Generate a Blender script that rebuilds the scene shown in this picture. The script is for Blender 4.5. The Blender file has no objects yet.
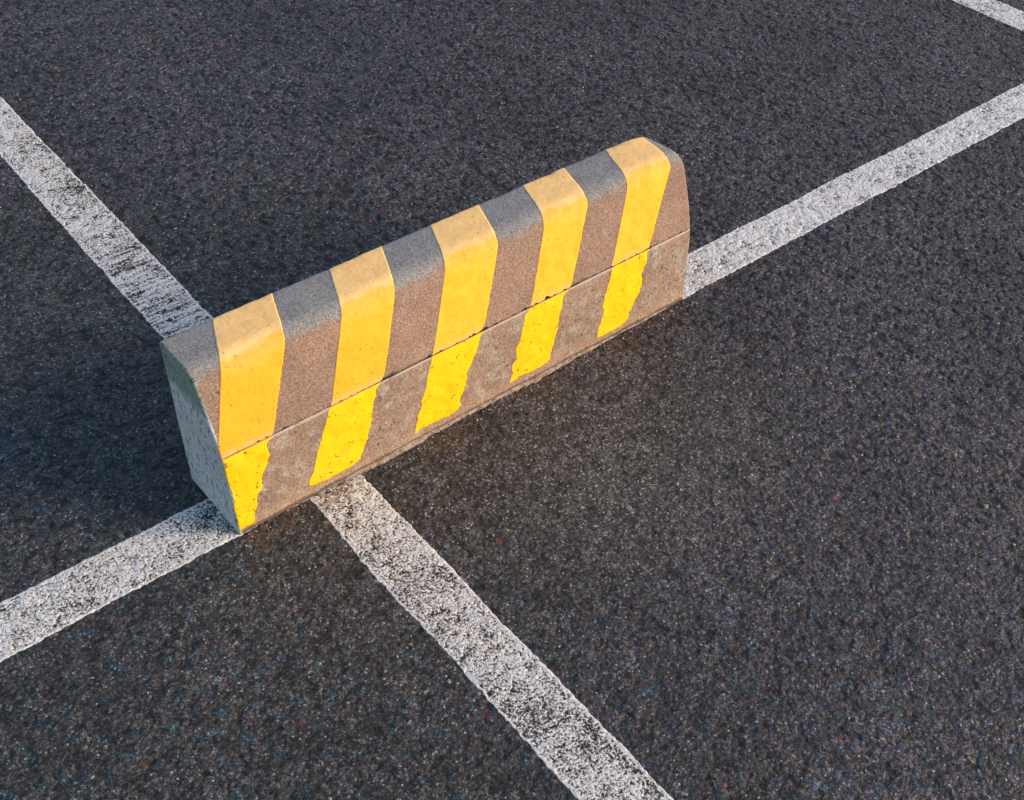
import bpy, bmesh, math, random
import numpy as np
from mathutils import Matrix, Vector, noise as mnoise

S = bpy.context.scene
C = S.collection

# ------------------------------------------------------------------ camera
cam_d = bpy.data.cameras.new('camera')
cam = bpy.data.objects.new('camera', cam_d)
C.objects.link(cam)
cam_d.sensor_fit = 'HORIZONTAL'
cam_d.sensor_width = 36.0
cam_d.lens = 1211.6076 / 1024.0 * 36.0
cam_d.clip_start = 0.02
cam_d.clip_end = 5000
fw = Vector((0.48150658, 0.55329538, -0.67971732))
rt = Vector((0.77190751, -0.63503168, 0.02989251))
up = Vector((0.41510265, 0.53907234, 0.73286479))
cam.matrix_world = Matrix(((rt.x, up.x, -fw.x, -0.50328808),
                           (rt.y, up.y, -fw.y, -1.22172032),
                           (rt.z, up.z, -fw.z, 1.4752803),
                           (0, 0, 0, 1)))
S.camera = cam

# ------------------------------------------------------------------ light
SUN_EL = 21.0        # degrees above the horizon
SUN_AZ = 134.0       # clockwise from +Y; the low sun is in front of the block, a little to the right
w = bpy.data.worlds.new('World')
S.world = w
w.use_nodes = True
wn = w.node_tree.nodes
sky = wn.new('ShaderNodeTexSky')
sky.sky_type = 'NISHITA'
sky.sun_disc = False
sky.sun_elevation = math.radians(SUN_EL)
sky.sun_rotation = math.radians(SUN_AZ)
sky.air_density = 1.0
sky.dust_density = 1.0
w.node_tree.links.new(sky.outputs[0], wn['Background'].inputs[0])
wn['Background'].inputs[1].default_value = 0.105

sl = bpy.data.lights.new('sun', 'SUN')
sl.energy = 2.25
sl.angle = math.radians(30)
sl.color = (1.0, 0.72, 0.48)
so = bpy.data.objects.new('sun', sl)
C.objects.link(so)
az, el = math.radians(SUN_AZ), math.radians(SUN_EL)
to_sun = Vector((math.sin(az) * math.cos(el), math.cos(az) * math.cos(el), math.sin(el)))
so.rotation_euler = to_sun.to_track_quat('Z', 'Y').to_euler()
so.location = to_sun * 8

S.view_settings.view_transform = 'Standard'
S.view_settings.look = 'None'
S.view_settings.gamma = 1
S.view_settings.use_curve_mapping = False
S.view_settings.exposure = 0.92


# ------------------------------------------------------------------ node helpers
class NT:
    def __init__(s, tree):
        s.t = tree

    def n(s, kind, **kw):
        nd = s.t.nodes.new(kind)
        for k, v in kw.items():
            setattr(nd, k, v)
        return nd

    def put(s, sock, v):
        if v is None:
            return
        if isinstance(v, bpy.types.NodeSocket):
            s.t.links.new(v, sock)
        elif isinstance(v, (tuple, list)) and len(v) == 3 and sock.type == 'RGBA':
            sock.default_value = (*v, 1)
        else:
            sock.default_value = v

    def math(s, op, a, b=None, c=None, clamp=False):
        nd = s.n('ShaderNodeMath', operation=op, use_clamp=clamp)
        s.put(nd.inputs[0], a)
        s.put(nd.inputs[1], b)
        s.put(nd.inputs[2], c)
        return nd.outputs[0]

    def ramp(s, v, a, b, lo=0.0, hi=1.0, smooth=True):
        nd = s.n('ShaderNodeMapRange', interpolation_type='SMOOTHSTEP' if smooth else 'LINEAR')
        s.put(nd.inputs[0], v)
        for i, x in enumerate((a, b, lo, hi)):
            s.put(nd.inputs[i + 1], x)
        return nd.outputs[0]

    def noise(s, vec, scale, detail=2.0, rough=0.5, dist=0.0):
        nd = s.n('ShaderNodeTexNoise')
        s.put(nd.inputs['Vector'], vec)
        s.put(nd.inputs['Scale'], scale)
        s.put(nd.inputs['Detail'], detail)
        s.put(nd.inputs['Roughness'], rough)
        s.put(nd.inputs['Distortion'], dist)
        return nd.outputs[0]

    def noisec(s, vec, scale, detail=2.0):
        nd = s.n('ShaderNodeTexNoise')
        s.put(nd.inputs['Vector'], vec)
        s.put(nd.inputs['Scale'], scale)
        s.put(nd.inputs['Detail'], detail)
        return nd.outputs[1]

    def vor(s, vec, scale, feature='F1', rnd=1.0):
        nd = s.n('ShaderNodeTexVoronoi', feature=feature)
        s.put(nd.inputs['Vector'], vec)
        s.put(nd.inputs['Scale'], scale)
        s.put(nd.inputs['Randomness'], rnd)
        return nd

    def mix(s, f, a, b, mode='MIX'):
        nd = s.n('ShaderNodeMix', data_type='RGBA', blend_type=mode)
        s.put(nd.inputs[0], f)
        s.put(nd.inputs[6], a)
        s.put(nd.inputs[7], b)
        return nd.outputs[2]

    def fmix(s, f, a, b):
        nd = s.n('ShaderNodeMix', data_type='FLOAT')
        s.put(nd.inputs[0], f)
        s.put(nd.inputs[2], a)
        s.put(nd.inputs[3], b)
        return nd.outputs[0]

    def vmath(s, op, a, b=None, scale=None):
        nd = s.n('ShaderNodeVectorMath', operation=op)
        s.put(nd.inputs[0], a)
        s.put(nd.inputs[1], b)
        if scale is not None:
            s.put(nd.inputs['Scale'], scale)
        return nd.outputs[0]

    def bump(s, h, strength=1.0, dist=0.001, nrm=None):
        nd = s.n('ShaderNodeBump')
        s.put(nd.inputs['Height'], h)
        s.put(nd.inputs['Strength'], strength)
        s.put(nd.inputs['Distance'], dist)
        if nrm is not None:
            s.put(nd.inputs['Normal'], nrm)
        return nd.outputs[0]


def new_mat(name):
    m = bpy.data.materials.new(name)
    m.use_nodes = True
    m.node_tree.nodes.clear()
    k = NT(m.node_tree)
    b = k.n('ShaderNodeBsdfPrincipled')
    o = k.n('ShaderNodeOutputMaterial')
    m.node_tree.links.new(b.outputs[0], o.inputs[0])
    return m, k, b


# ------------------------------------------------------------------ asphalt node group
def asphalt_group():
    g = bpy.data.node_groups.new('asphalt', 'ShaderNodeTree')
    for nm, ty in (('Color', 'NodeSocketColor'), ('Height', 'NodeSocketFloat'), ('Rough', 'NodeSocketFloat'),
                   ('Dirt', 'NodeSocketFloat'), ('Pit', 'NodeSocketFloat'), ('Relief', 'NodeSocketFloat')):
        g.interface.new_socket(nm, in_out='OUTPUT', socket_type=ty)
    k = NT(g)
    out = k.n('NodeGroupOutput')
    geo = k.n('ShaderNodeNewGeometry')
    P0 = geo.outputs['Position']
    flat = k.n('ShaderNodeCombineXYZ')
    sep = k.n('ShaderNodeSeparateXYZ')
    k.put(sep.inputs[0], P0)
    k.put(flat.inputs[0], sep.outputs[0])
    k.put(flat.inputs[1], sep.outputs[1])
    P1 = flat.outputs[0]
    # a little warp, so that the stones are not convex cells
    wv = k.vmath('SCALE', k.vmath('SUBTRACT', k.noisec(P1, 160, 2), (0.5, 0.5, 0.5)), scale=0.003)
    P = k.vmath('ADD', P1, wv)
    X, Y = sep.outputs[0], sep.outputs[1]

    big = k.vor(P, 150)
    sm = k.vor(P, 400)
    cs = k.n('ShaderNodeSeparateColor')
    k.put(cs.inputs[0], big.outputs['Color'])
    cs2 = k.n('ShaderNodeSeparateColor')
    k.put(cs2.inputs[0], sm.outputs['Color'])
    at = k.n('ShaderNodeAttribute', attribute_name='relief')
    rel = at.outputs['Fac']
    # height of the surface: rounded stones set in binder, with deeper voids
    hb = k.ramp(big.outputs['Distance'], 0.15, 0.75, 1, 0)
    hs = k.ramp(sm.outputs['Distance'], 0.10, 0.75, 1, 0)
    voids = k.noise(P1, 75, 3, 0.6)
    pit = k.ramp(voids, 0.50, 0.34, 0, 1)
    hh = k.math('ADD', k.math('MULTIPLY', hb, k.fmix(cs.outputs[1], 0.35, 1.0)), k.math('MULTIPLY', hs, 0.30))
    hh = k.math('SUBTRACT', hh, k.math('MULTIPLY', pit, 0.9))
    hh = k.math('ADD', hh, k.math('MULTIPLY', k.noise(P1, 900, 2, 0.6), 0.25))

    # colour
    tone = k.ramp(cs.outputs[0], 0.0, 1.0, 0.026, 0.058, smooth=False)
    tone = k.math('MULTIPLY', tone, k.ramp(cs2.outputs[0], 0, 1, 0.30, 1.75, smooth=False))
    gr = k.vor(P1, 640)
    cg = k.n('ShaderNodeSeparateColor')
    k.put(cg.inputs[0], gr.outputs['Color'])
    tone = k.math('MULTIPLY', tone, k.ramp(cg.outputs[0], 0, 1, 0.40, 1.68, smooth=False))
    tone = k.math('ADD', tone, k.math('MULTIPLY', k.ramp(cg.outputs[1], 0.95, 0.99), 0.07))
    # worn, pale stone faces here and there
    bright = k.ramp(cs2.outputs[2], 0.90, 0.965)
    tone = k.math('ADD', tone, k.math('MULTIPLY', bright, k.ramp(cs.outputs[2], 0, 1, 0.04, 0.20, smooth=False)))
    tone = k.math('MULTIPLY', tone, k.ramp(k.math('ADD', hb, k.math('MULTIPLY', pit, -0.7)), -0.5, 0.6, 0.35, 1.15))  # voids darkened for self-shadow as well as their dark binder
    tone = k.math('MULTIPLY', tone, k.ramp(rel, 0.15, 0.75, 0.38, 1.14))
    tone = k.math('MULTIPLY', tone, k.ramp(k.noise(P1, 2.3, 4, 0.6), 0.3, 0.7, 0.80, 1.22))
    tone = k.math('MULTIPLY', tone, k.ramp(k.noise(P1, 30, 3, 0.6), 0.3, 0.7, 0.72, 1.28))
    hue = k.noise(P1, 62, 3, 0.7)
    hue2 = k.noise(k.vmath('ADD', P1, (7.3, 1.1, 0)), 46, 2, 0.6)
    dp = k.math('ADD', k.math('MULTIPLY', X, 0.6565), k.math('MULTIPLY_ADD', Y, 0.7543, 1.252))
    rp = k.math('ADD', k.math('MULTIPLY', X, 0.7543), k.math('MULTIPLY_ADD', Y, -0.6565, -0.423))
    ln = k.math('MULTIPLY', k.math('SUBTRACT', k.noise(P1, 2.2, 3, 0.6), 0.5), 0.9)
    right = k.ramp(k.math('ADD', rp, ln), -0.35, 0.55)
    far = k.ramp(k.math('ADD', dp, ln), 1.7, 2.5)
    purple = k.math('MAXIMUM', right, far)
    near = k.ramp(k.math('ADD', dp, ln), 1.5, 1.0)
    teal = k.math('MAXIMUM', k.ramp(k.math('ADD', rp, ln), 0.1, -0.5), near)
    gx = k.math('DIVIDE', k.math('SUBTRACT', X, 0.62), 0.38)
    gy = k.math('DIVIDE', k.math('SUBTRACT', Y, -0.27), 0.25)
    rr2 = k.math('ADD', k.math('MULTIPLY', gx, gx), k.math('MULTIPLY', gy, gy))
    worn = k.ramp(k.math('ADD', k.math('SQRT', rr2), ln), 1.35, 0.1)  # mask of a pool of light painted into the asphalt's colour
    tone = k.math('MULTIPLY', tone, k.math('MULTIPLY_ADD', worn, 0.30, 1.0))  # paler tone inside the mask stands in for light on the ground
    tint = k.mix(k.ramp(hue, 0.36, 0.64), (1.14, 1.04, 0.78), (0.98, 0.87, 1.52))
    tint = k.mix(k.math('MULTIPLY_ADD', purple, 0.66, 0.14), (1.03, 1.0, 0.94), tint)
    tint = k.mix(k.math('MULTIPLY', k.ramp(hue2, 0.50, 0.66, 0, 0.95), teal), tint, (0.52, 1.02, 1.36))
    tint = k.mix(k.ramp(hue2, 0.40, 0.24, 0, 0.6), tint, (1.22, 0.90, 1.05))
    tint = k.mix(worn, tint, (1.04, 1.02, 0.98))  # tint of the painted pool of light, not wear
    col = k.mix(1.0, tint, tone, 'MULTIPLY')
    # single red and ochre stones
    rare = k.ramp(cs.outputs[2], 0.9988, 0.9992)
    col = k.mix(k.math('MULTIPLY', rare, 0.8), col, (0.16, 0.045, 0.035))
    rare2 = k.ramp(cs.outputs[1], 0.998, 0.999)
    col = k.mix(k.math('MULTIPLY', rare2, 0.7), col, (0.20, 0.15, 0.09))
    rare3 = k.ramp(cs2.outputs[1], 0.995, 0.998)
    col = k.mix(k.math('MULTIPLY', rare3, 0.9), col, (0.42, 0.42, 0.42))

    # brown silt washed along the foot of the block
    d = k.math('ADD', Y, k.math('MULTIPLY', k.math('SUBTRACT', k.noise(P1, 16, 4, 0.65), 0.5), 0.10))
    dirt = k.ramp(d, -0.062, -0.004)
    dirt = k.math('MULTIPLY', dirt, k.ramp(X, -0.03, 0.03))
    dirt = k.math('MULTIPLY', dirt, k.ramp(X, 1.03, 0.9))
    dirt = k.math('MULTIPLY', dirt, k.ramp(Y, 0.2, 0.1))
    dirt = k.math('MULTIPLY', dirt, k.math('MULTIPLY', k.ramp(k.noise(P1, 70, 4, 0.75), 0.40, 0.60, 0.05, 1.0), k.ramp(k.noise(P1, 9, 3, 0.6), 0.42, 0.58, 0.25, 1.0)))
    col = k.mix(k.math('MULTIPLY', dirt, 0.8), col, (0.075, 0.042, 0.022))

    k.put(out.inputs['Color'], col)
    k.put(out.inputs['Height'], hh)
    k.put(out.inputs['Relief'], rel)
    k.put(out.inputs['Rough'], k.ramp(cs2.outputs[1], 0, 1, 0.50, 0.85, smooth=False))
    k.put(out.inputs['Dirt'], dirt)
    k.put(out.inputs['Pit'], pit)
    return g


AG = asphalt_group()


def asphalt_material():
    m, k, b = new_mat('asphalt')
    g = k.n('ShaderNodeGroup')
    g.node_tree = AG
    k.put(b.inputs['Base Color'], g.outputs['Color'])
    k.put(b.inputs['Roughness'], g.outputs['Rough'])
    k.put(b.inputs['Specular IOR Level'], 0.5)
    k.put(b.inputs['Normal'], k.bump(g.outputs['Height'], 1.0, 0.0009))
    return m


def paint_material(name, wear, streaks=False):
    """white road paint, worn through to the asphalt; the UV holds metres along and across"""
    m, k, b = new_mat(name)
    g = k.n('ShaderNodeGroup')
    g.node_tree = AG
    geo = k.n('ShaderNodeNewGeometry')
    P = geo.outputs['Position']
    sp = k.n('ShaderNodeSeparateXYZ')
    k.put(sp.inputs[0], P)
    X, Y = sp.outputs[0], sp.outputs[1]
    uv = k.n('ShaderNodeUVMap')
    su = k.n('ShaderNodeSeparateXYZ')
    k.put(su.inputs[0], uv.outputs[0])
    v = su.outputs[1]                       # metres in from the nearer edge
    fine = k.noise(P, 260, 4, 0.8)
    mid = k.noise(P, 28, 3, 0.6)
    low = k.noise(P, 6, 2, 0.5)
    grain = k.vor(P, 260).outputs['Distance']
    h = g.outputs['Height']
    # the higher the value, the safer the paint
    val = k.math('ADD', k.math('MULTIPLY', fine, 1.0), k.math('MULTIPLY', mid, 0.20))
    val = k.math('ADD', val, k.math('MULTIPLY', low, 0.24))
    val = k.math('ADD', val, k.math('MULTIPLY', grain, 0.18))
    val = k.math('ADD', val, k.math('MULTIPLY', h, 0.06))
    val = k.math('ADD', val, k.math('MULTIPLY', k.math('SUBTRACT', g.outputs['Relief'], 0.55), 0.16))
    edge = k.ramp(v, 0.007, 0.002, 0, 0.12)
    val = k.math('ADD', val, edge)
    if streaks:
        mp = k.n('ShaderNodeMapping')
        k.put(mp.inputs[0], P)
        mp.inputs['Rotation'].default_value = (0, 0, math.radians(-14))
        mp.inputs['Scale'].default_value = (10, 120, 1)
        st = k.noise(mp.outputs[0], 1, 2, 0.6)
        zone = k.math('MULTIPLY', k.ramp(Y, 0.95, 0.7), k.ramp(Y, 0.15, 0.25))
        val = k.math('ADD', val, k.math('MULTIPLY', k.math('MULTIPLY', k.math('SUBTRACT', st, 0.52), zone), 0.75))
    thr = wear(k, X, Y)
    cover = k.math('MULTIPLY', k.math('SUBTRACT', val, thr), 14.0)
    cover = k.math('ADD', cover, 0.5, clamp=True)
    white = k.mix(k.ramp(mid, 0.35, 0.65), (0.78, 0.79, 0.78), (0.86, 0.87, 0.86))
    tn = k.noise(k.vmath('ADD', P, (3, 9, 0)), 40, 3, 0.6)
    white = k.mix(k.ramp(tn, 0.52, 0.72, 0, 0.5), white, (0.50, 0.55, 0.66))
    white = k.mix(k.ramp(tn, 0.46, 0.28, 0, 0.5), white, (0.66, 0.60, 0.52))
    white = k.mix(k.ramp(fine, 0.62, 0.42, 0, 0.45), white, (0.36, 0.36, 0.36))
    white = k.mix(k.math('MULTIPLY', g.outputs['Dirt'], 0.8), white, (0.25, 0.17, 0.10))
    col = k.mix(cover, g.outputs['Color'], white)
    k.put(b.inputs['Base Color'], col)
    k.put(b.inputs['Roughness'], k.fmix(cover, g.outputs['Rough'], 0.62))
    ht = k.math('ADD', k.math('MULTIPLY', g.outputs['Height'], 0.75), k.math('MULTIPLY', cover, 0.45))
    k.put(b.inputs['Normal'], k.bump(ht, 1.0, 0.0011))
    return m


# ------------------------------------------------------------------ mesh helpers
def mesh_obj(name, verts, faces, mat, parent=None, uvs=None, smooth=True):
    me = bpy.data.meshes.new(name)
    me.from_pydata([tuple(v) for v in verts], [], faces)
    if uvs is not None:
        ul = me.uv_layers.new(name='UVMap')
        idx = np.empty(len(me.loops), dtype=np.int32)
        me.loops.foreach_get('vertex_index', idx)
        ul.data.foreach_set('uv', np.asarray(uvs, dtype=np.float32)[idx].ravel())
    mats = mat if isinstance(mat, list) else [mat]
    for q in mats:
        me.materials.append(q)
    if smooth:
        me.polygons.foreach_set('use_smooth', [True] * len(me.polygons))
    me.update()
    o = bpy.data.objects.new(name, me)
    C.objects.link(o)
    if parent is not None:
        o.parent = parent
    return o


def nz(x, y=0.0, z=0.0):
    return mnoise.noise(Vector((x, y, z)))


# ------------------------------------------------------------------ ground
R_ = 1500.0
ASPH = asphalt_material()
rng = np.random.RandomState(5)
TAB = rng.rand(256, 256) * 2 - 1
TJX, TJY, TJH = rng.rand(256, 256), rng.rand(256, 256), rng.rand(256, 256)


def vn(a, b):
    """value noise, -1..1"""
    a = np.asarray(a, float)
    b = np.asarray(b, float)
    ia, ib = np.floor(a).astype(int), np.floor(b).astype(int)
    fa, fb = a - ia, b - ib
    fa = fa * fa * (3 - 2 * fa)
    fb = fb * fb * (3 - 2 * fb)
    g = lambda i, j: TAB[i % 256, j % 256]
    return (g(ia, ib) * (1 - fa) * (1 - fb) + g(ia + 1, ib) * fa * (1 - fb)
            + g(ia, ib + 1) * (1 - fa) * fb + g(ia + 1, ib + 1) * fa * fb)


def stones(x, y, cell, seed):
    """height 0..1 of rounded stones scattered about one to a cell"""
    u, v = x / cell + seed, y / cell + seed * 1.7
    iu, iv = np.floor(u).astype(int), np.floor(v).astype(int)
    best = np.zeros_like(u)
    for di in (-1, 0, 1):
        for dj in (-1, 0, 1):
            a, b = (iu + di) % 256, (iv + dj) % 256
            # a second hash breaks the repeat of the table
            a2 = (a + ((iu + di) // 256) * 37 + ((iv + dj) // 256) * 91) % 256
            jx, jy, jh = TJX[a2, b], TJY[a2, b], TJH[a2, b]
            dx, dy = u - (iu + di + jx), v - (iv + dj + jy)
            ang = jh * 6.28
            ca, sa = np.cos(ang), np.sin(ang)
            ex, ey = (dx * ca + dy * sa) / (0.62 + 0.35 * jh), (-dx * sa + dy * ca) / (0.50 + 0.25 * jx)
            r = np.maximum(np.abs(ex) * 0.85 + np.abs(ey) * 0.35, np.hypot(ex, ey))
            t = np.clip(1 - r ** 2.6, 0, 1) * (0.45 + 0.55 * jy)
            best = np.maximum(best, t)
    return best


GO = np.array([-0.503, -1.222])
GF = np.array([0.6565, 0.7543])
GR = np.array([0.7543, -0.6565])
D0, D1, W0 = 0.50, 3.80, 1.85


def relief(x, y):
    """height of the asphalt in metres and the same scaled to 0..1"""
    x = np.asarray(x, float)
    y = np.asarray(y, float)
    wx = x + 0.003 * vn(x * 120, y * 120 + 9)
    wy = y + 0.003 * vn(x * 120 + 31, y * 120)
    a = stones(wx, wy, 0.0100, 3.3)
    b = stones(wx, wy, 0.0060, 11.9)
    f1 = vn(x * 42 + 5, y * 42) + 0.5 * vn(x * 91, y * 91 + 7)
    f2 = vn(x * 13 + 50, y * 13 + 20)
    void = np.clip((-0.28 - (vn(x * 80 + 80, y * 80 + 33) + 0.45 * vn(x * 140, y * 140 + 3))) / 0.30, 0, 1)
    n = 0.42 * np.maximum(a, 0.55 * b) + 0.22 * b + 0.11 * f1 + 0.05 * f2 - 0.40 * void + 0.28
    n = np.clip(n, -0.2, 1.1)
    d = (x - GO[0]) * GF[0] + (y - GO[1]) * GF[1]
    r = (x - GO[0]) * GR[0] + (y - GO[1]) * GR[1]
    edge = np.clip(np.minimum(np.minimum(d - D0, D1 - d), W0 - np.abs(r)) / 0.05, 0, 1)
    # the asphalt is closer grained in the near bay and rubbed smooth by tyres in front of the block
    amp = np.interp(d, [0.9, 1.4, 2.0], [0.62, 0.72, 1.0])
    worn = np.exp(-((x - 0.62) / 0.36) ** 2 - ((y + 0.27) / 0.22) ** 2)
    amp = amp * (1 - 0.50 * worn)
    n = 0.62 + (n - 0.62) * amp
    n = 0.45 + (n - 0.45) * edge
    return (n - 0.75) * 0.0046, np.clip(n, 0, 1)


def fast_mesh(name, co, quads, mats, uv=None, rel=None, smooth=True):
    me = bpy.data.meshes.new(name)
    me.vertices.add(len(co))
    me.vertices.foreach_set('co', np.ascontiguousarray(co, dtype=np.float32).ravel())
    q = np.ascontiguousarray(quads, dtype=np.int32)
    me.loops.add(q.size)
    me.loops.foreach_set('vertex_index', q.ravel())
    me.polygons.add(len(q))
    me.polygons.foreach_set('loop_start', np.arange(0, q.size, 4, dtype=np.int32))
    me.polygons.foreach_set('use_smooth', np.full(len(q), smooth))
    me.update(calc_edges=True)
    if uv is not None:
        ul = me.uv_layers.new(name='UVMap')
        ul.data.foreach_set('uv', np.ascontiguousarray(uv[q.ravel()], dtype=np.float32).ravel())
    if rel is not None:
        at = me.attributes.new('relief', 'FLOAT', 'POINT')
        at.data.foreach_set('value', np.ascontiguousarray(rel, dtype=np.float32))
    me.materials.append(mats)
    me.validate()
    o = bpy.data.objects.new(name, me)
    C.objects.link(o)
    return o


def grid_quads(n, m):
    i, j = np.meshgrid(np.arange(n - 1), np.arange(m - 1), indexing='ij')
    a = (i * m + j).ravel()
    return np.stack([a, a + m, a + m + 1, a + 1], -1)


ROT = 0.0146
T_ = math.tan(ROT)


def line_depth(x, y):
    """1 under the inside of a painted line, 0 off it"""
    m = np.zeros_like(x)
    inset = 0.0035
    for lo, hi, c in ((0.0011, 0.1013, y), (0.1255, 0.2277, x - T_ * y), (2.5964, 2.7044, x - T_ * y)):
        m = np.maximum(m, np.clip(np.minimum(c - lo - inset, hi - inset - c) / 0.002, 0, 1))
    return m


STEP = 0.0025
dd = np.arange(D0, D1 + STEP / 2, STEP)
rr = np.arange(-W0, W0 + STEP / 2, STEP)
RG, DG = np.meshgrid(rr, dd, indexing='ij')
GX = GO[0] + GR[0] * RG + GF[0] * DG
GY = GO[1] + GR[1] * RG + GF[1] * DG
hz, hn = relief(GX, GY)
hz = hz - 0.0045 * line_depth(GX, GY)
inside_block = (GX > 0.01) & (GX < 0.99) & (GY > 0.01) & (GY < 0.145)
hz = np.where(inside_block, -0.006, hz)
ng, mg = GX.shape
co = np.stack([GX, GY, hz], -1).reshape(-1, 3)
qd = grid_quads(ng, mg)
# the sheet goes on to the horizon round the modelled patch
z_out = float((0.45 - 0.75) * 0.0046)
base = len(co)
outer = []
for (r_, d_) in ((-R_, -R_), (R_, -R_), (R_, R_), (-R_, R_)):
    outer.append((GO[0] + GR[0] * r_ + GF[0] * d_, GO[1] + GR[1] * r_ + GF[1] * d_, z_out))
for (r_, d_) in ((-W0, D0), (rr[-1], D0), (rr[-1], dd[-1]), (-W0, dd[-1])):
    outer.append((GO[0] + GR[0] * r_ + GF[0] * d_, GO[1] + GR[1] * r_ + GF[1] * d_, z_out))
co = np.concatenate([co, np.array(outer)])
ring = [[base + i, base + (i + 1) % 4, base + 4 + (i + 1) % 4, base + 4 + i] for i in range(4)]
qd = np.concatenate([qd, np.array(ring)])
rel = np.concatenate([hn.ravel(), np.full(8, 0.45)])
ground = fast_mesh('ground', co, qd, ASPH, rel=rel)
ground['kind'] = 'structure'


def line_strip(name, a, b, width, mat, seed, label, cut=(-3.0, 4.2)):
    """a painted line from a to b (its left edge), lying over the relief, with the ragged edges of a roller"""
    a, b = np.array(a, float), np.array(b, float)
    L = np.linalg.norm(b - a)
    d = (b - a) / L
    nrm = np.array([d[1], -d[0]])
    t0 = (cut[0] - (a @ d)) if False else 0
    near = np.arange(0, L, 0.0025)
    mid = a[None] + d[None] * near[:, None]
    dist = np.hypot(mid[:, 0] - 0.7, mid[:, 1] - 0.4)
    keep = (dist < 2.7) | (np.arange(len(near)) % 40 == 0)
    t = near[keep]
    e = []
    for side in (0, 1):
        q = 0.0014 * vn(t * 18, seed + side * 5.1) + 0.0011 * vn(t * 75, seed + side * 7.3) \
            + 0.0012 * vn(t * 230, seed + side * 3.7) + 0.0022 * vn(t * 5, seed + side * 11.3)
        e.append(q)
    o0, o1 = e[0], width + e[1]
    f = np.concatenate([[0, 0.006, 0.02], np.linspace(0.045, 0.955, 38), [0.98, 0.994, 1]])
    off = o0[:, None] * (1 - f)[None] + o1[:, None] * f[None]
    X = a[0] + d[0] * t[:, None] + nrm[0] * off
    Y = a[1] + d[1] * t[:, None] + nrm[1] * off
    h, n = relief(X, Y)
    Z = h * 0.6 + 0.0001
    Z[:, 0] -= 0.0035
    Z[:, -1] -= 0.0035
    X[:, 0], Y[:, 0] = X[:, 1], Y[:, 1]
    X[:, -1], Y[:, -1] = X[:, -2], Y[:, -2]
    Z[np.hypot(X - 0.7, Y - 0.4) > 2.72] += 0.0006
    uv = np.stack([np.repeat(t[:, None], len(f), 1), np.minimum(f, 1 - f)[None] * width + 0 * X], -1)
    qd = grid_quads(*X.shape)
    A, B, Cc = [np.array([X.ravel()[i], Y.ravel()[i], 0]) for i in qd[100][:3]]
    if np.cross(B - A, Cc - B)[2] < 0:
        qd = qd[:, ::-1]
    o = fast_mesh(name, np.stack([X, Y, Z], -1).reshape(-1, 3), qd, mat, uv=uv.reshape(-1, 2), rel=n.ravel())
    o['kind'] = 'structure'
    o['label'] = label
    return o


def wear_cross(k, X, Y):          # the line under the block: heavy wear in front of it, lighter behind
    return k.ramp(Y, -0.15, 0.25, 0.815, 0.790)


def wear_long(k, X, Y):
    return k.ramp(X, -0.1, 0.9, 0.805, 0.745)


def wear_far(k, X, Y):
    return k.ramp(X, 0, 1, 0.745, 0.745)


PM1 = paint_material('worn_white_paint_long', wear_long)
PM2 = paint_material('worn_white_paint_cross', wear_cross, True)
PM3 = paint_material('worn_white_paint_far', wear_far)
# along the block: y from 0.0011 to 0.1013
line_strip('parking_line', (-4, 0.1013), (6, 0.1013), 0.1002, PM1, 2.3,
           'long white painted line running under the block along its length')
# across the block: x from 0.1255 to 0.2277
t_ = T_
line_strip('parking_line', (0.1255 - t_ * 4, -4), (0.1255 + t_ * 5, 5), 0.1022, PM2, 8.1,
           'worn white painted line crossing under the left end of the block')
line_strip('parking_line', (2.5964 - t_ * 4, -4), (2.5964 + t_ * 5, 5), 0.1080, PM3, 15.7,
           'white painted line at the top right corner')

# ------------------------------------------------------------------ the concrete block
HZ = 0.288
SEAM = 0.1545


def rounded_profile():
    """front foot -> front -> top -> back -> back foot, as a dense polyline of (y, z)"""
    corners = [((0.0, 0.0), 0), ((0.0150, SEAM), 0.03), ((0.0745, HZ - 0.001), 0.030),
               ((0.1715, HZ), 0.007), ((0.1570, 0.0), 0)]
    pts = [np.array(corners[0][0])]
    for i in range(1, len(corners) - 1):
        p = np.array(corners[i][0])
        r = corners[i][1]
        a = np.array(corners[i - 1][0]) - p
        b = np.array(corners[i + 1][0]) - p
        a /= np.linalg.norm(a)
        b /= np.linalg.norm(b)
        r = min(r, 0.045)
        for q in np.linspace(0, 1, 9):
            pts.append((1 - q) ** 2 * (p + a * r) + 2 * q * (1 - q) * p + q * q * (p + b * r))
    pts.append(np.array(corners[-1][0]))
    return np.array(pts)


PR = rounded_profile()
seg = np.linalg.norm(np.diff(PR, axis=0), axis=1)
CUM = np.concatenate([[0], np.cumsum(seg)])
TOT = CUM[-1]


def prof(s):
    y = np.interp(s, CUM, PR[:, 0])
    z = np.interp(s, CUM, PR[:, 1])
    return y, z


def prof_n(s):
    e = 0.003
    y0, z0 = prof(np.clip(s - e, 0, TOT))
    y1, z1 = prof(np.clip(s + e, 0, TOT))
    ty, tz = y1 - y0, z1 - z0
    l = np.hypot(ty, tz)
    return -tz / l, ty / l          # outward normal of the front (towards -y), the top (+z), the back (+y)


S_SEAM_F = float(np.interp(SEAM, PR[:20, 1], CUM[:20]))
back_i = np.where(PR[:, 0] > 0.15)[0]
_b = back_i[back_i > 30]
S_SEAM_B = float(TOT - SEAM / math.cos(math.atan2(0.0145, 0.288)))
LEN = 1.0
ER = 0.007        # rounding of the arrises at the ends


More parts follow.
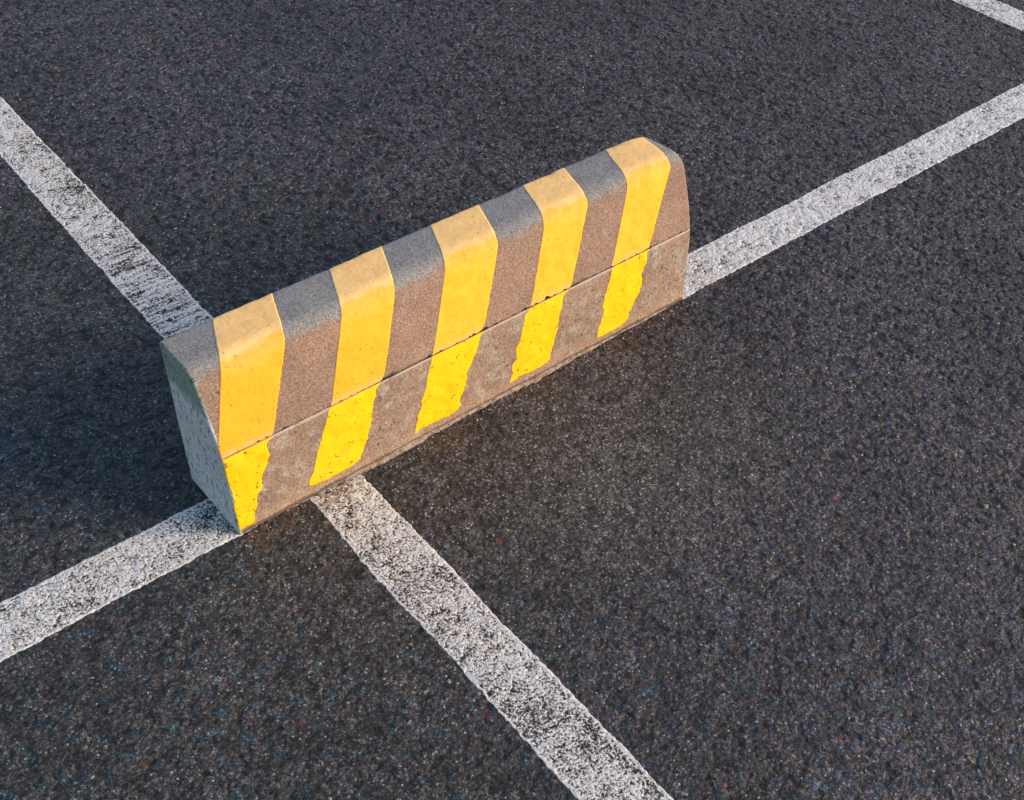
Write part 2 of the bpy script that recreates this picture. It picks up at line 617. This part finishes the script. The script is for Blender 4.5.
def surf(x, s, off=0.0, low=False):
    """point of the block's skin; x along, s round the profile, off outward"""
    x = np.asarray(x, float)
    s = np.asarray(s, float)
    y, z = prof(s)
    ny, nzz = prof_n(s)
    dx = np.minimum(x, LEN - x)
    er = np.where(x > 0.5, 0.006, 0.0028)
    ins = np.where(dx < er, er - np.sqrt(np.maximum(er ** 2 - (er - np.maximum(dx, 0)) ** 2, 0)), 0.0)
    u = 0.0007 * vn(x * 14 + 3, s * 14) + 0.00035 * vn(x * 60 + 9, s * 60) + 0.00022 * vn(x * 190, s * 190 + 40)
    if low:
        u = u + 0.0008 * vn(x * 55 + 30, s * 55) + 0.0012
    # chips out of the long arris at the top back
    crn = np.exp(-((s - (CUM[-1] - 0.288)) / 0.008) ** 2)
    u = u - 0.0022 * crn * np.maximum(0, vn(x * 40 + 70, 3.3) - 0.15)
    o = off + u - ins
    Y = y + ny * o
    Z = z + nzz * o
    # the far top corner is knocked down towards the back
    k = np.clip((x - 0.945) / 0.055, 0, 1) ** 1.4 * np.clip((Y - 0.085) / 0.085, 0, 1)
    Z = Z - 0.009 * k * np.clip((Z - 0.20) / 0.08, 0, 1)
    # the right end leans out a little and its top corner is rounded off
    e = np.clip((x - 0.90) / 0.10, 0, 1)
    q = np.clip((x - 0.972) / 0.028, 0, 1)
    Z = Z - 0.009 * (1 - np.sqrt(np.maximum(1 - q ** 2, 0))) * np.clip((Z - 0.20) / 0.085, 0, 1) ** 2
    x = x + e * (0.0118 * np.clip(Z / 0.20, 0, 1) + 0.0130 * np.clip((Z - 0.15) / 0.12, 0, 1))
    return x, Y, Z


# broken spots along the joint: (x, width, depth upward)
NOTCH = [(0.112, 0.008, 0.0045), (0.142, 0.004, 0.0025), (0.150, 0.0025, 0.002), (0.302, 0.009, 0.0045),
         (0.325, 0.004, 0.002), (0.386, 0.010, 0.0045), (0.405, 0.004, 0.003), (0.483, 0.006, 0.003),
         (0.506, 0.014, 0.0055), (0.532, 0.005, 0.003), (0.570, 0.008, 0.0035), (0.595, 0.012, 0.0045),
         (0.620, 0.006, 0.0025), (0.648, 0.009, 0.005), (0.716, 0.009, 0.0045), (0.758, 0.005, 0.002),
         (0.80, 0.007, 0.003), (0.83, 0.004, 0.002), (0.90, 0.006, 0.002), (0.975, 0.005, 0.0045)]


_r = random.Random(4)
NOTCH += [(_r.uniform(0.02, 0.98), _r.uniform(0.0015, 0.005), _r.uniform(0.0012, 0.0035)) for _ in range(34)]


def notch(x):
    d = np.zeros_like(x)
    for (c, w_, h) in NOTCH:
        d = np.maximum(d, h * (0.75 + 0.5 * vn(x * 350, c * 50)) * np.exp(-np.abs((x - c) / (w_ * 0.75)) ** 4))
    return d + 0.0004 * np.maximum(0, 0.3 + vn(x * 130, 11.7)) + 0.0009 * np.maximum(0, vn(x * 420, 3.7) - 0.2)


def grid_faces(nx, ns, base=0, flip=False):
    f = []
    for i in range(nx - 1):
        for j in range(ns - 1):
            a = base + i * ns + j
            q = (a, a + ns, a + ns + 1, a + 1)
            f.append(tuple(reversed(q)) if flip else q)
    return f


def cap(verts, faces, G):
    """close both ends with a fan round the middle"""
    for i, rev in ((0, False), (G.shape[0] - 1, True)):
        ring = G[i]
        base = len(verts)
        verts.extend(ring.tolist())
        verts.append(ring.mean(0).tolist())
        c = len(verts) - 1
        m = len(ring)
        for j in range(m):
            f = (base + j, base + (j + 1) % m, c)
            faces.append(tuple(reversed(f)) if rev else f)


def xs_for_block():
    fine = np.concatenate([np.linspace(0, 0.012, 9)[:-1], np.linspace(0.012, LEN - 0.014, 420)[:-1],
                           np.linspace(LEN - 0.014, LEN, 10)])
    return fine


def build_block(name, s_a, s_b, low, mat, parent):
    xs = xs_for_block()
    if not low:
        ss = np.concatenate([[s_a, s_a + 0.0003], np.linspace(s_a + 0.0008, s_a + 0.012, 9)[:-1], np.linspace(s_a + 0.012, s_b, 150)])
    else:
        ss = None
    verts = []
    faces = []
    if not low:
        Xg, Sg = np.meshgrid(xs, ss, indexing='ij')
        # the lower rim follows the broken joint
        k = np.clip(1 - (Sg - s_a) / 0.012, 0, 1)
        Sw = Sg + notch(Xg) * k
        x, y, z = surf(Xg, Sw, 0.0)
        # an inner row, so that the joint is a real gap
        inner_f = np.stack([xs, prof(s_a)[0] + 0.010 + 0 * xs, prof(s_a)[1] + notch(xs) * 0.9 + 0.0004], -1)
        inner_b = np.stack([xs, prof(s_b)[0] - 0.010 + 0 * xs, prof(s_b)[1] + 0 * xs], -1)
        G = np.stack([x, y, z], -1)
        rim = G[:, 0].copy()
        rim[:, 1] += 0.0007
        rim[:, 2] += 0.0001
        G = np.concatenate([inner_f[:, None], rim[:, None], G, inner_b[:, None]], 1)
        nx, ns = G.shape[:2]
        verts = G.reshape(-1, 3).tolist()
        faces = grid_faces(nx, ns)
        cap(verts, faces, G)
        # underside
        faces += [(i * ns + ns - 1, (i + 1) * ns + ns - 1, (i + 1) * ns, i * ns) for i in range(nx - 1)]
    else:
        sf = np.concatenate([np.linspace(0, s_a - 0.004, 66)[:-1], np.linspace(s_a - 0.004, s_a - 0.0001, 6)])
        sb = np.linspace(s_b + 0.0004, TOT, 40)
        Xf, Sf = np.meshgrid(xs, sf, indexing='ij')
        xf, yf, zf = surf(Xf, Sf, 0.0, True)
        r = np.clip((Sf - (s_a - 0.0025)) / 0.0021, 0, 1)
        yf = yf + 0.0014 * (1 - np.sqrt(np.maximum(1 - r ** 2, 0)))
        Xb, Sb = np.meshgrid(xs, sb, indexing='ij')
        xb, yb, zb = surf(Xb, Sb, 0.0, True)
        zb = np.maximum(zb, 0.0)
        zf = np.maximum(zf, 0.0)
        G = np.concatenate([np.stack([xf, yf, zf], -1), np.stack([xb, yb, zb], -1)], 1)
        nx, ns = G.shape[:2]
        verts = G.reshape(-1, 3).tolist()
        faces = grid_faces(nx, ns)
        cap(verts, faces, G)
        faces += [(i * ns + ns - 1, (i + 1) * ns + ns - 1, (i + 1) * ns, i * ns) for i in range(nx - 1)]
    o = mesh_obj(name, verts, faces, mat, parent)
    # the ends are flat
    o.data.polygons.foreach_set('use_smooth', [len(p.vertices) == 4 for p in o.data.polygons])
    return o


# ---- concrete and block-paint materials (object space = world space here, metres)
def concrete_common(k, lower):
    tc = k.n('ShaderNodeTexCoord')
    P = tc.outputs['Object']
    sp = k.n('ShaderNodeSeparateXYZ')
    k.put(sp.inputs[0], P)
    X, Y, Z = sp.outputs
    a = k.noise(P, 9, 4, 0.6)
    b_ = k.noise(P, 38, 4, 0.62)
    sand = k.noise(P, 520, 2, 0.7)
    v = k.vor(P, 620)
    sc = k.n('ShaderNodeSeparateColor')
    k.put(sc.inputs[0], v.outputs['Color'])
    return P, X, Y, Z, a, b_, sand, v, sc


def concrete_material(name, lower):
    m, k, b = new_mat(name)
    P, X, Y, Z, a, b_, sand, v, sc = concrete_common(k, lower)
    if not lower:
        # weathered grey top, reddish-brown dust film down the front
        brown = k.mix(k.ramp(a, 0.35, 0.65), (0.238, 0.160, 0.122), (0.285, 0.192, 0.144))
        grey = k.mix(k.ramp(a, 0.35, 0.65), (0.220, 0.226, 0.230), (0.252, 0.256, 0.258))
        e = k.math('ADD', Y, k.math('MULTIPLY', k.math('SUBTRACT', k.noise(P, 30, 4, 0.7), 0.5), 0.035))
        f = k.ramp(e, 0.066, 0.080)
        col = k.mix(f, brown, grey)
        col = k.mix(k.ramp(b_, 0.60, 0.75, 0, 0.45), col, (0.33, 0.31, 0.29))
    else:
        brown = k.mix(k.ramp(a, 0.35, 0.65), (0.245, 0.172, 0.134), (0.300, 0.206, 0.156))
        col = k.mix(k.ramp(k.math('ADD', b_, k.math('MULTIPLY', k.math('SUBTRACT', k.noise(P, 170, 3, 0.7), 0.5), 0.35)), 0.46, 0.68, 0, 0.75), brown, (0.35, 0.325, 0.29))
        col = k.mix(k.ramp(Z, 0.035, 0.010, 0, 0.6), col, (0.36, 0.245, 0.165))
        pits = k.ramp(k.noise(P, 150, 4, 0.7), 0.41, 0.35)
        pits = k.math('MULTIPLY', pits, k.math('MAXIMUM', k.ramp(k.noise(P, 16, 2), 0.40, 0.60, 0.15, 1), k.ramp(X, 0.84, 0.92)))
        pits = k.math('MULTIPLY', pits, k.ramp(Z, 0.018, 0.05))
        col = k.mix(k.math('MULTIPLY', pits, 0.85), col, (0.075, 0.058, 0.048))
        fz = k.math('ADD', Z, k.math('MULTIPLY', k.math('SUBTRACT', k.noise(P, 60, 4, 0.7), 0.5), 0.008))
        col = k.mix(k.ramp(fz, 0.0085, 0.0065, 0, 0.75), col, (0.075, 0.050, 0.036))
    # the ends never got the dust: bare grey form-face with a green algae bloom at the top
    endm = k.ramp(X, 0.006, 0.0025)
    endc = k.mix(k.ramp(k.noise(P, 14, 3, 0.6), 0.4, 0.6), (0.50, 0.51, 0.50), (0.56, 0.565, 0.55))
    al = k.math('ADD', Z, k.math('MULTIPLY', k.math('SUBTRACT', k.noise(P, 30, 3), 0.5), 0.05))
    endc = k.mix(k.ramp(al, 0.205, 0.235, 0, 0.8), endc, (0.16, 0.215, 0.15))
    mpn = k.n('ShaderNodeMapping')
    k.put(mpn.inputs[0], P)
    mpn.inputs['Scale'].default_value = (1, 130, 45)
    mpn.inputs['Rotation'].default_value = (math.radians(25), 0, 0)
    scr = k.noise(mpn.outputs[0], 1, 3, 0.6)
    endc = k.mix(k.ramp(scr, 0.44, 0.37, 0, 0.85), endc, (0.09, 0.10, 0.12))
    col = k.mix(endm, col, endc)
    # sand grains
    g = k.ramp(sc.outputs[0], 0, 1, 0.60, 1.40, smooth=False)
    col = k.mix(1.0, col, g, 'MULTIPLY')
    col = k.mix(k.ramp(sc.outputs[1], 0.95, 0.985, 0, 0.6), col, (0.50, 0.47, 0.42))
    hole = k.ramp(k.noise(P, 95, 2, 0.5), 0.262, 0.235)
    col = k.mix(k.math('MULTIPLY', hole, 0.8), col, (0.06, 0.05, 0.045))
    # dirt caught in the joint, and the painted lit edge below it
    jn = k.math('ABSOLUTE', k.math('SUBTRACT', Z, SEAM))
    if lower:
        col = k.mix(k.ramp(jn, 0.0050, 0.0020, 0, 0.75), col, (0.50, 0.43, 0.36))  # lit upper edge of the lower course, painted as a pale lip
        dd = k.math('SUBTRACT', Y, k.math('MULTIPLY', Z, 0.0971))
        inn = k.ramp(dd, 0.0017, 0.0030)
        inn = k.math('MULTIPLY', inn, k.ramp(Z, SEAM - 0.004, SEAM - 0.001))
    else:
        dd = k.math('SUBTRACT', Y, k.math('MULTIPLY_ADD', k.math('SUBTRACT', Z, SEAM), 0.446, 0.0150))
        inn = k.math('MULTIPLY', k.ramp(dd, 0.0018, 0.0032), k.ramp(Z, SEAM + 0.012, SEAM + 0.008))
        zz = k.math('ADD', Z, k.math('MULTIPLY', k.math('SUBTRACT', k.noise(P, 90, 4, 0.75), 0.5), 0.0075))
        inn = k.math('MAXIMUM', inn, k.ramp(zz, SEAM + 0.0026, SEAM + 0.0014, 0, 0.8))
    col = k.mix(k.math('MULTIPLY', inn, k.math('MULTIPLY', k.ramp(Y, 0.14, 0.12), k.math('MULTIPLY', k.ramp(X, 0.003, 0.006), k.ramp(X, 1.004, 0.996)))), col, (0.040, 0.026, 0.018))
    k.put(b.inputs['Base Color'], col)
    k.put(b.inputs['Roughness'], 0.88)
    k.put(b.inputs['Specular IOR Level'], 0.3)
    h = k.math('ADD', k.math('MULTIPLY', sand, 0.5), k.math('MULTIPLY', v.outputs['Distance'], 0.4))
    h = k.math('SUBTRACT', h, k.math('MULTIPLY', hole, 2.0))
    h = k.math('SUBTRACT', h, k.math('MULTIPLY', k.math('MULTIPLY', k.ramp(scr, 0.40, 0.30), endm), 1.0))
    if lower:
        h = k.math('SUBTRACT', h, k.math('MULTIPLY', pits, 1.6))
    h = k.math('ADD', h, k.math('MULTIPLY', b_, 1.2))
    k.put(b.inputs['Normal'], k.bump(h, 1.0, 0.0007))
    return m


def yellow_material(name, lower):
    m, k, b = new_mat(name)
    P, X, Y, Z, a, b_, sand, v, sc = concrete_common(k, lower)
    if lower:
        col = k.mix(k.ramp(b_, 0.35, 0.7), (0.88, 0.53, 0.004), (0.93, 0.60, 0.005))
        col = k.mix(k.ramp(k.noise(P, 20, 3), 0.60, 0.75, 0, 0.7), col, (0.86, 0.42, 0.010))
        chips = k.ramp(k.noise(P, 120, 4, 0.7), 0.372, 0.345)
        under = (0.14, 0.085, 0.04)
    else:
        col = k.mix(k.ramp(b_, 0.35, 0.65), (0.85, 0.430, 0.022), (0.90, 0.505, 0.040))
        col = k.mix(k.ramp(k.math('ADD', X, k.math('MULTIPLY', a, 0.5)), 0.75, 0.30, 0, 0.65), col, (0.90, 0.385, 0.018))
        # bleached and chalky where it faces the sky
        e = k.math('ADD', Y, k.math('MULTIPLY', k.math('SUBTRACT', k.noise(P, 22, 4, 0.65), 0.5), 0.034))
        col = k.mix(k.ramp(e, 0.058, 0.074, 0, 0.35), col, (0.88, 0.54, 0.16))
        chalk = k.ramp(e, 0.076, 0.090)
        col = k.mix(chalk, col, k.mix(k.ramp(b_, 0.3, 0.7), (0.92, 0.590, 0.225), (0.95, 0.64, 0.27)))
        col = k.mix(k.ramp(k.noise(P, 26, 3), 0.30, 0.22, 0, 0.6), col, (0.60, 0.42, 0.08))
        # thinner orange smears
        col = k.mix(k.math('MULTIPLY', k.ramp(k.noise(P, 17, 4, 0.7), 0.56, 0.70, 0, 0.6), k.ramp(chalk, 1, 0)),
                    col, (0.86, 0.40, 0.03))
        # more buff near the joint
        col = k.mix(k.ramp(k.math('ADD', Z, k.math('MULTIPLY', b_, 0.02)), SEAM + 0.024, SEAM + 0.012, 0, 0.7),
                    col, (0.86, 0.46, 0.17))
        chips = k.ramp(k.noise(P, 150, 4, 0.7), 0.345, 0.315)
        under = (0.25, 0.16, 0.09)
    col = k.mix(1.0, col, k.ramp(sc.outputs[0], 0, 1, 0.90, 1.06, smooth=False), 'MULTIPLY')
    col = k.mix(k.math('MULTIPLY', chips, 0.9), col, under)
    k.put(b.inputs['Base Color'], col)
    k.put(b.inputs['Roughness'], 0.62 if lower else 0.78)
    k.put(b.inputs['Specular IOR Level'], 0.25)
    h = k.math('ADD', k.math('MULTIPLY', sand, 0.30), k.math('MULTIPLY', b_, 1.2))
    h = k.math('SUBTRACT', h, k.math('MULTIPLY', chips, 1.2))
    k.put(b.inputs['Normal'], k.bump(h, 1.0, 0.0006))
    return m


CONC_U = concrete_material('dusty_concrete', False)
CONC_L = concrete_material('rough_concrete', True)
YEL_U = yellow_material('faded_yellow_paint', False)
YEL_L = yellow_material('bright_yellow_paint', True)

block = bpy.data.objects.new('concrete_barrier', None)
C.objects.link(block)
block['label'] = 'low concrete parking barrier with slanted yellow stripes standing on crossing white lines'
block['category'] = 'barrier'

build_block('upper_block', S_SEAM_F, S_SEAM_B, False, CONC_U, block)
build_block('lower_block', S_SEAM_F, S_SEAM_B, True, CONC_L, block)

# ---- the five yellow stripes: films of paint lying on the skin
# x of the left and right edge at: the foot, half way up the lower course, under the joint, over the joint,
# the front arris, the back arris
STR = [
    ((0.000, 0.000, -0.004, -0.008, 0.045, 0.089), (0.030, 0.055, 0.080, 0.089, 0.156, 0.195)),
    ((0.133, 0.156, 0.189, 0.195, 0.258, 0.302), (0.230, 0.258, 0.281, 0.296, 0.361, 0.405)),
    ((0.340, 0.365, 0.391, 0.395, 0.461, 0.506), (0.440, 0.460, 0.494, 0.503, 0.574, 0.610)),
    ((0.553, 0.572, 0.594, 0.608, 0.676, 0.710), (0.645, 0.668, 0.684, 0.702, 0.779, 0.808)),
    ((0.766, 0.781, 0.795, 0.801, 0.876, 0.909), (0.848, 0.875, 0.893, 0.897, 0.969, 0.986)),
]
S_KINK = float(np.interp(0.272, PR[:25, 1], CUM[:25]))
S_BACK = float(TOT - 0.288)
SK = np.array([0.022, 0.085, S_SEAM_F - 0.008, S_SEAM_F + 0.001, S_KINK, S_BACK])


def stripe(idx):
    l, r = STR[idx]
    verts, faces, mi, sm = [], [], [], []

    def patch(ss, low, mat_i, smax_fn=None):
        base = len(verts)
        nxs = 44
        seed = idx * 13.7 + (50 if low else 0)
        rows = []
        for s in ss:
            e1 = np.interp(s, SK, l)
            e2 = np.interp(s, SK, r)
            if s > S_BACK:
                e1 = l[-1] - (s - S_BACK) * 0.45
                e2 = r[-1] - (s - S_BACK) * 0.45
            if low:
                w1, w2 = 0.0035, 0.0045
                e1 += w1 * vn(s * 60, seed) + 0.0014 * vn(s * 260, seed + 3)
                e2 += w2 * vn(s * 55, seed + 8) + 0.0016 * vn(s * 240, seed + 5)
            else:
                e1 += 0.0004 * vn(s * 120, seed) + 0.0003 * vn(s * 500, seed + 3)
                e2 += 0.0004 * vn(s * 120, seed + 8) + 0.0003 * vn(s * 500, seed + 5)
            e1, e2 = max(e1, 0.0004), min(e2, LEN - 0.0006)
            e2 = max(e2, e1 + 0.002)
            rows.append((e1, e2))
        rows = np.array(rows)
        q = np.linspace(0, 1, nxs)
        Xg = rows[:, 0][None, :] * (1 - q[:, None]) + rows[:, 1][None, :] * q[:, None]
        Sg = np.repeat(ss[None, :], nxs, 0)
        if low:
            # ragged lower end of the brush strokes
            foot = ss[0]
            rag = 0.005 * vn(Xg * 50, seed + 21) + 0.0012 * vn(Xg * 180, seed + 22) + 0.002
            # left and right corners are drawn in
            qq = np.repeat(q[:, None], len(ss), 1)
            rag = rag + 0.007 * np.clip((qq - 0.72) / 0.28, 0, 1) ** 2
            kk = np.clip(1 - (Sg - foot) / 0.05, 0, 1)
            Sg = Sg + rag * kk
        else:
            kk = np.clip(1 - (Sg - S_SEAM_F) / 0.012, 0, 1)
            Sg = Sg + notch(Xg) * kk
        th = 0.0004
        x, y, z = surf(Xg, Sg, th, low)
        if low:
            r_ = np.clip((Sg - (S_SEAM_F - 0.0025)) / 0.0021, 0, 1)
            y = y + 0.0014 * (1 - np.sqrt(np.maximum(1 - r_ ** 2, 0)))
        G = np.stack([x, y, z], -1)
        # skirt down to just inside the concrete
        x2, y2, z2 = surf(Xg, Sg, -0.0006, low)
        Gi = np.stack([x2, y2, z2], -1)
        n, mS = G.shape[:2]
        verts.extend(G.reshape(-1, 3).tolist())
        f = grid_faces(n, mS, base)
        b2 = len(verts)
        ring = [(i, 0) for i in range(n)] + [(n - 1, j) for j in range(1, mS)] + \
               [(i, mS - 1) for i in range(n - 2, -1, -1)] + [(0, j) for j in range(mS - 2, 0, -1)]
        for (i, j) in ring:
            verts.append(Gi[i, j].tolist())
        R = len(ring)
        for t in range(R):
            a = base + ring[t][0] * mS + ring[t][1]
            c = base + ring[(t + 1) % R][0] * mS + ring[(t + 1) % R][1]
            f.append((a, b2 + t, b2 + (t + 1) % R, c))
        faces.extend(f)
        sm.extend([True] * (len(f) - R) + [False] * R)
        mi.extend([mat_i] * len(f))

    up_s = np.concatenate([np.linspace(S_SEAM_F + 0.0006, S_SEAM_F + 0.012, 9)[:-1],
                           np.linspace(S_SEAM_F + 0.012, S_SEAM_B - 0.002, 170)])
    patch(up_s, False, 0)
    patch(np.linspace(0.010 if idx == 0 else 0.017, S_SEAM_F - 0.0006, 74), True, 1)
    o = mesh_obj('yellow_stripe', verts, faces, [YEL_U, YEL_L], block)
    o.data.polygons.foreach_set('material_index', mi)
    o.data.polygons.foreach_set('use_smooth', sm)
    return o


for i in range(5):
    stripe(i)

# ---- the lip of mortar the block is bedded on, showing along the front foot
MORT, k, b = new_mat('bedding_mortar')
tc = k.n('ShaderNodeTexCoord')
P = tc.outputs['Object']
c_ = k.mix(k.ramp(k.noise(P, 40, 4, 0.65), 0.35, 0.65), (0.24, 0.18, 0.135), (0.40, 0.33, 0.26))
c_ = k.mix(k.ramp(k.noise(P, 150, 3, 0.6), 0.46, 0.34, 0, 0.8), c_, (0.06, 0.045, 0.035))
k.put(b.inputs['Base Color'], c_)
k.put(b.inputs['Roughness'], 0.9)
k.put(b.inputs['Normal'], k.bump(k.noise(P, 300, 3, 0.7), 1.0, 0.0012))


def mortar():
    n = 420
    vs, fs = [], []
    m = 7
    for i in range(n):
        x = 0.012 + (0.972) * i / (n - 1)
        amp = max(0.0, 0.0075 + 0.0045 * float(vn(x * 18, 2.2)) + 0.002 * float(vn(x * 90, 5.2)))
        amp *= float(np.interp(x, [0.0, 0.18, 0.26, 0.62, 0.80, 0.98], [0.15, 0.25, 1.0, 1.0, 0.55, 0.2]))
        hgt = 0.0050 + 0.0016 * float(vn(x * 40, 8.8)) + 0.0008 * float(vn(x * 200, 4.8))
        hgt *= float(np.interp(x, [0.0, 0.25, 1], [0.5, 1.0, 0.9]))
        for j in range(m):
            q = j / (m - 1)
            y = 0.004 - (0.004 + amp) * q
            z = hgt * (1 - q ** 2.2) + 0.0004 * float(vn(x * 300, q * 9)) - 0.0008 * q
            if j == 1:
                z -= 0.0018
            vs.append((x, y, z))
        if i:
            for j in range(m - 1):
                a_, b_ = (i - 1) * m + j, i * m + j
                fs.append((a_, a_ + 1, b_ + 1, b_))
    return mesh_obj('mortar_bed', vs, fs, MORT, block)


mortar()


# ---- loose grit on the asphalt: far too many crumbs to count, one object
def grit():
    m, k, b = new_mat('grit')
    geo = k.n('ShaderNodeNewGeometry')
    sepc = geo.outputs['Random Per Island']
    k.put(b.inputs['Base Color'], k.mix(k.ramp(sepc, 0.2, 0.9), (0.10, 0.085, 0.07), (0.42, 0.38, 0.32)))
    k.put(b.inputs['Roughness'], 0.85)
    rnd = random.Random(11)
    pts = []
    while len(pts) < 520:
        if rnd.random() < 0.72:
            x, y = rnd.uniform(-0.02, 1.02), -abs(rnd.gauss(0, 0.018)) - 0.002
            r = rnd.uniform(0.0006, 0.0017)
        else:
            dd_, rr_ = rnd.uniform(0.6, 3.6), rnd.uniform(-1.7, 1.7)
            x, y = GO[0] + GR[0] * rr_ + GF[0] * dd_, GO[1] + GR[1] * rr_ + GF[1] * dd_
            r = rnd.uniform(0.0009, 0.0024)
            if -0.01 < x < 1.01 and 0 < y < 0.18:
                continue
        pts.append((x, y, r))
    pts.append((0.999, -0.703, 0.0052))
    bm = bmesh.new()
    for (x, y, r) in pts:
        h = float(relief(np.array([x]), np.array([y]))[0][0])
        M = Matrix.Translation((x, y, h + r * 0.5)) @ Matrix.Rotation(rnd.uniform(0, 6.28), 4, 'Z') @ \
            Matrix.Rotation(rnd.uniform(-.5, .5), 4, 'X') @ Matrix.Diagonal((r * rnd.uniform(1, 1.7), r, r * rnd.uniform(.5, .8), 1))
        res = bmesh.ops.create_icosphere(bm, subdivisions=1, radius=1, matrix=M)
        for v in res['verts']:
            v.co += Vector((rnd.uniform(-1, 1), rnd.uniform(-1, 1), rnd.uniform(-1, 1))) * r * 0.22
    me = bpy.data.meshes.new('loose_grit')
    bm.to_mesh(me)
    bm.free()
    me.materials.append(m)
    o = bpy.data.objects.new('loose_grit', me)
    C.objects.link(o)
    o['kind'] = 'stuff'
    o['label'] = 'pale crumbs of loose grit scattered on the dark asphalt'
    o['category'] = 'grit'


grit()
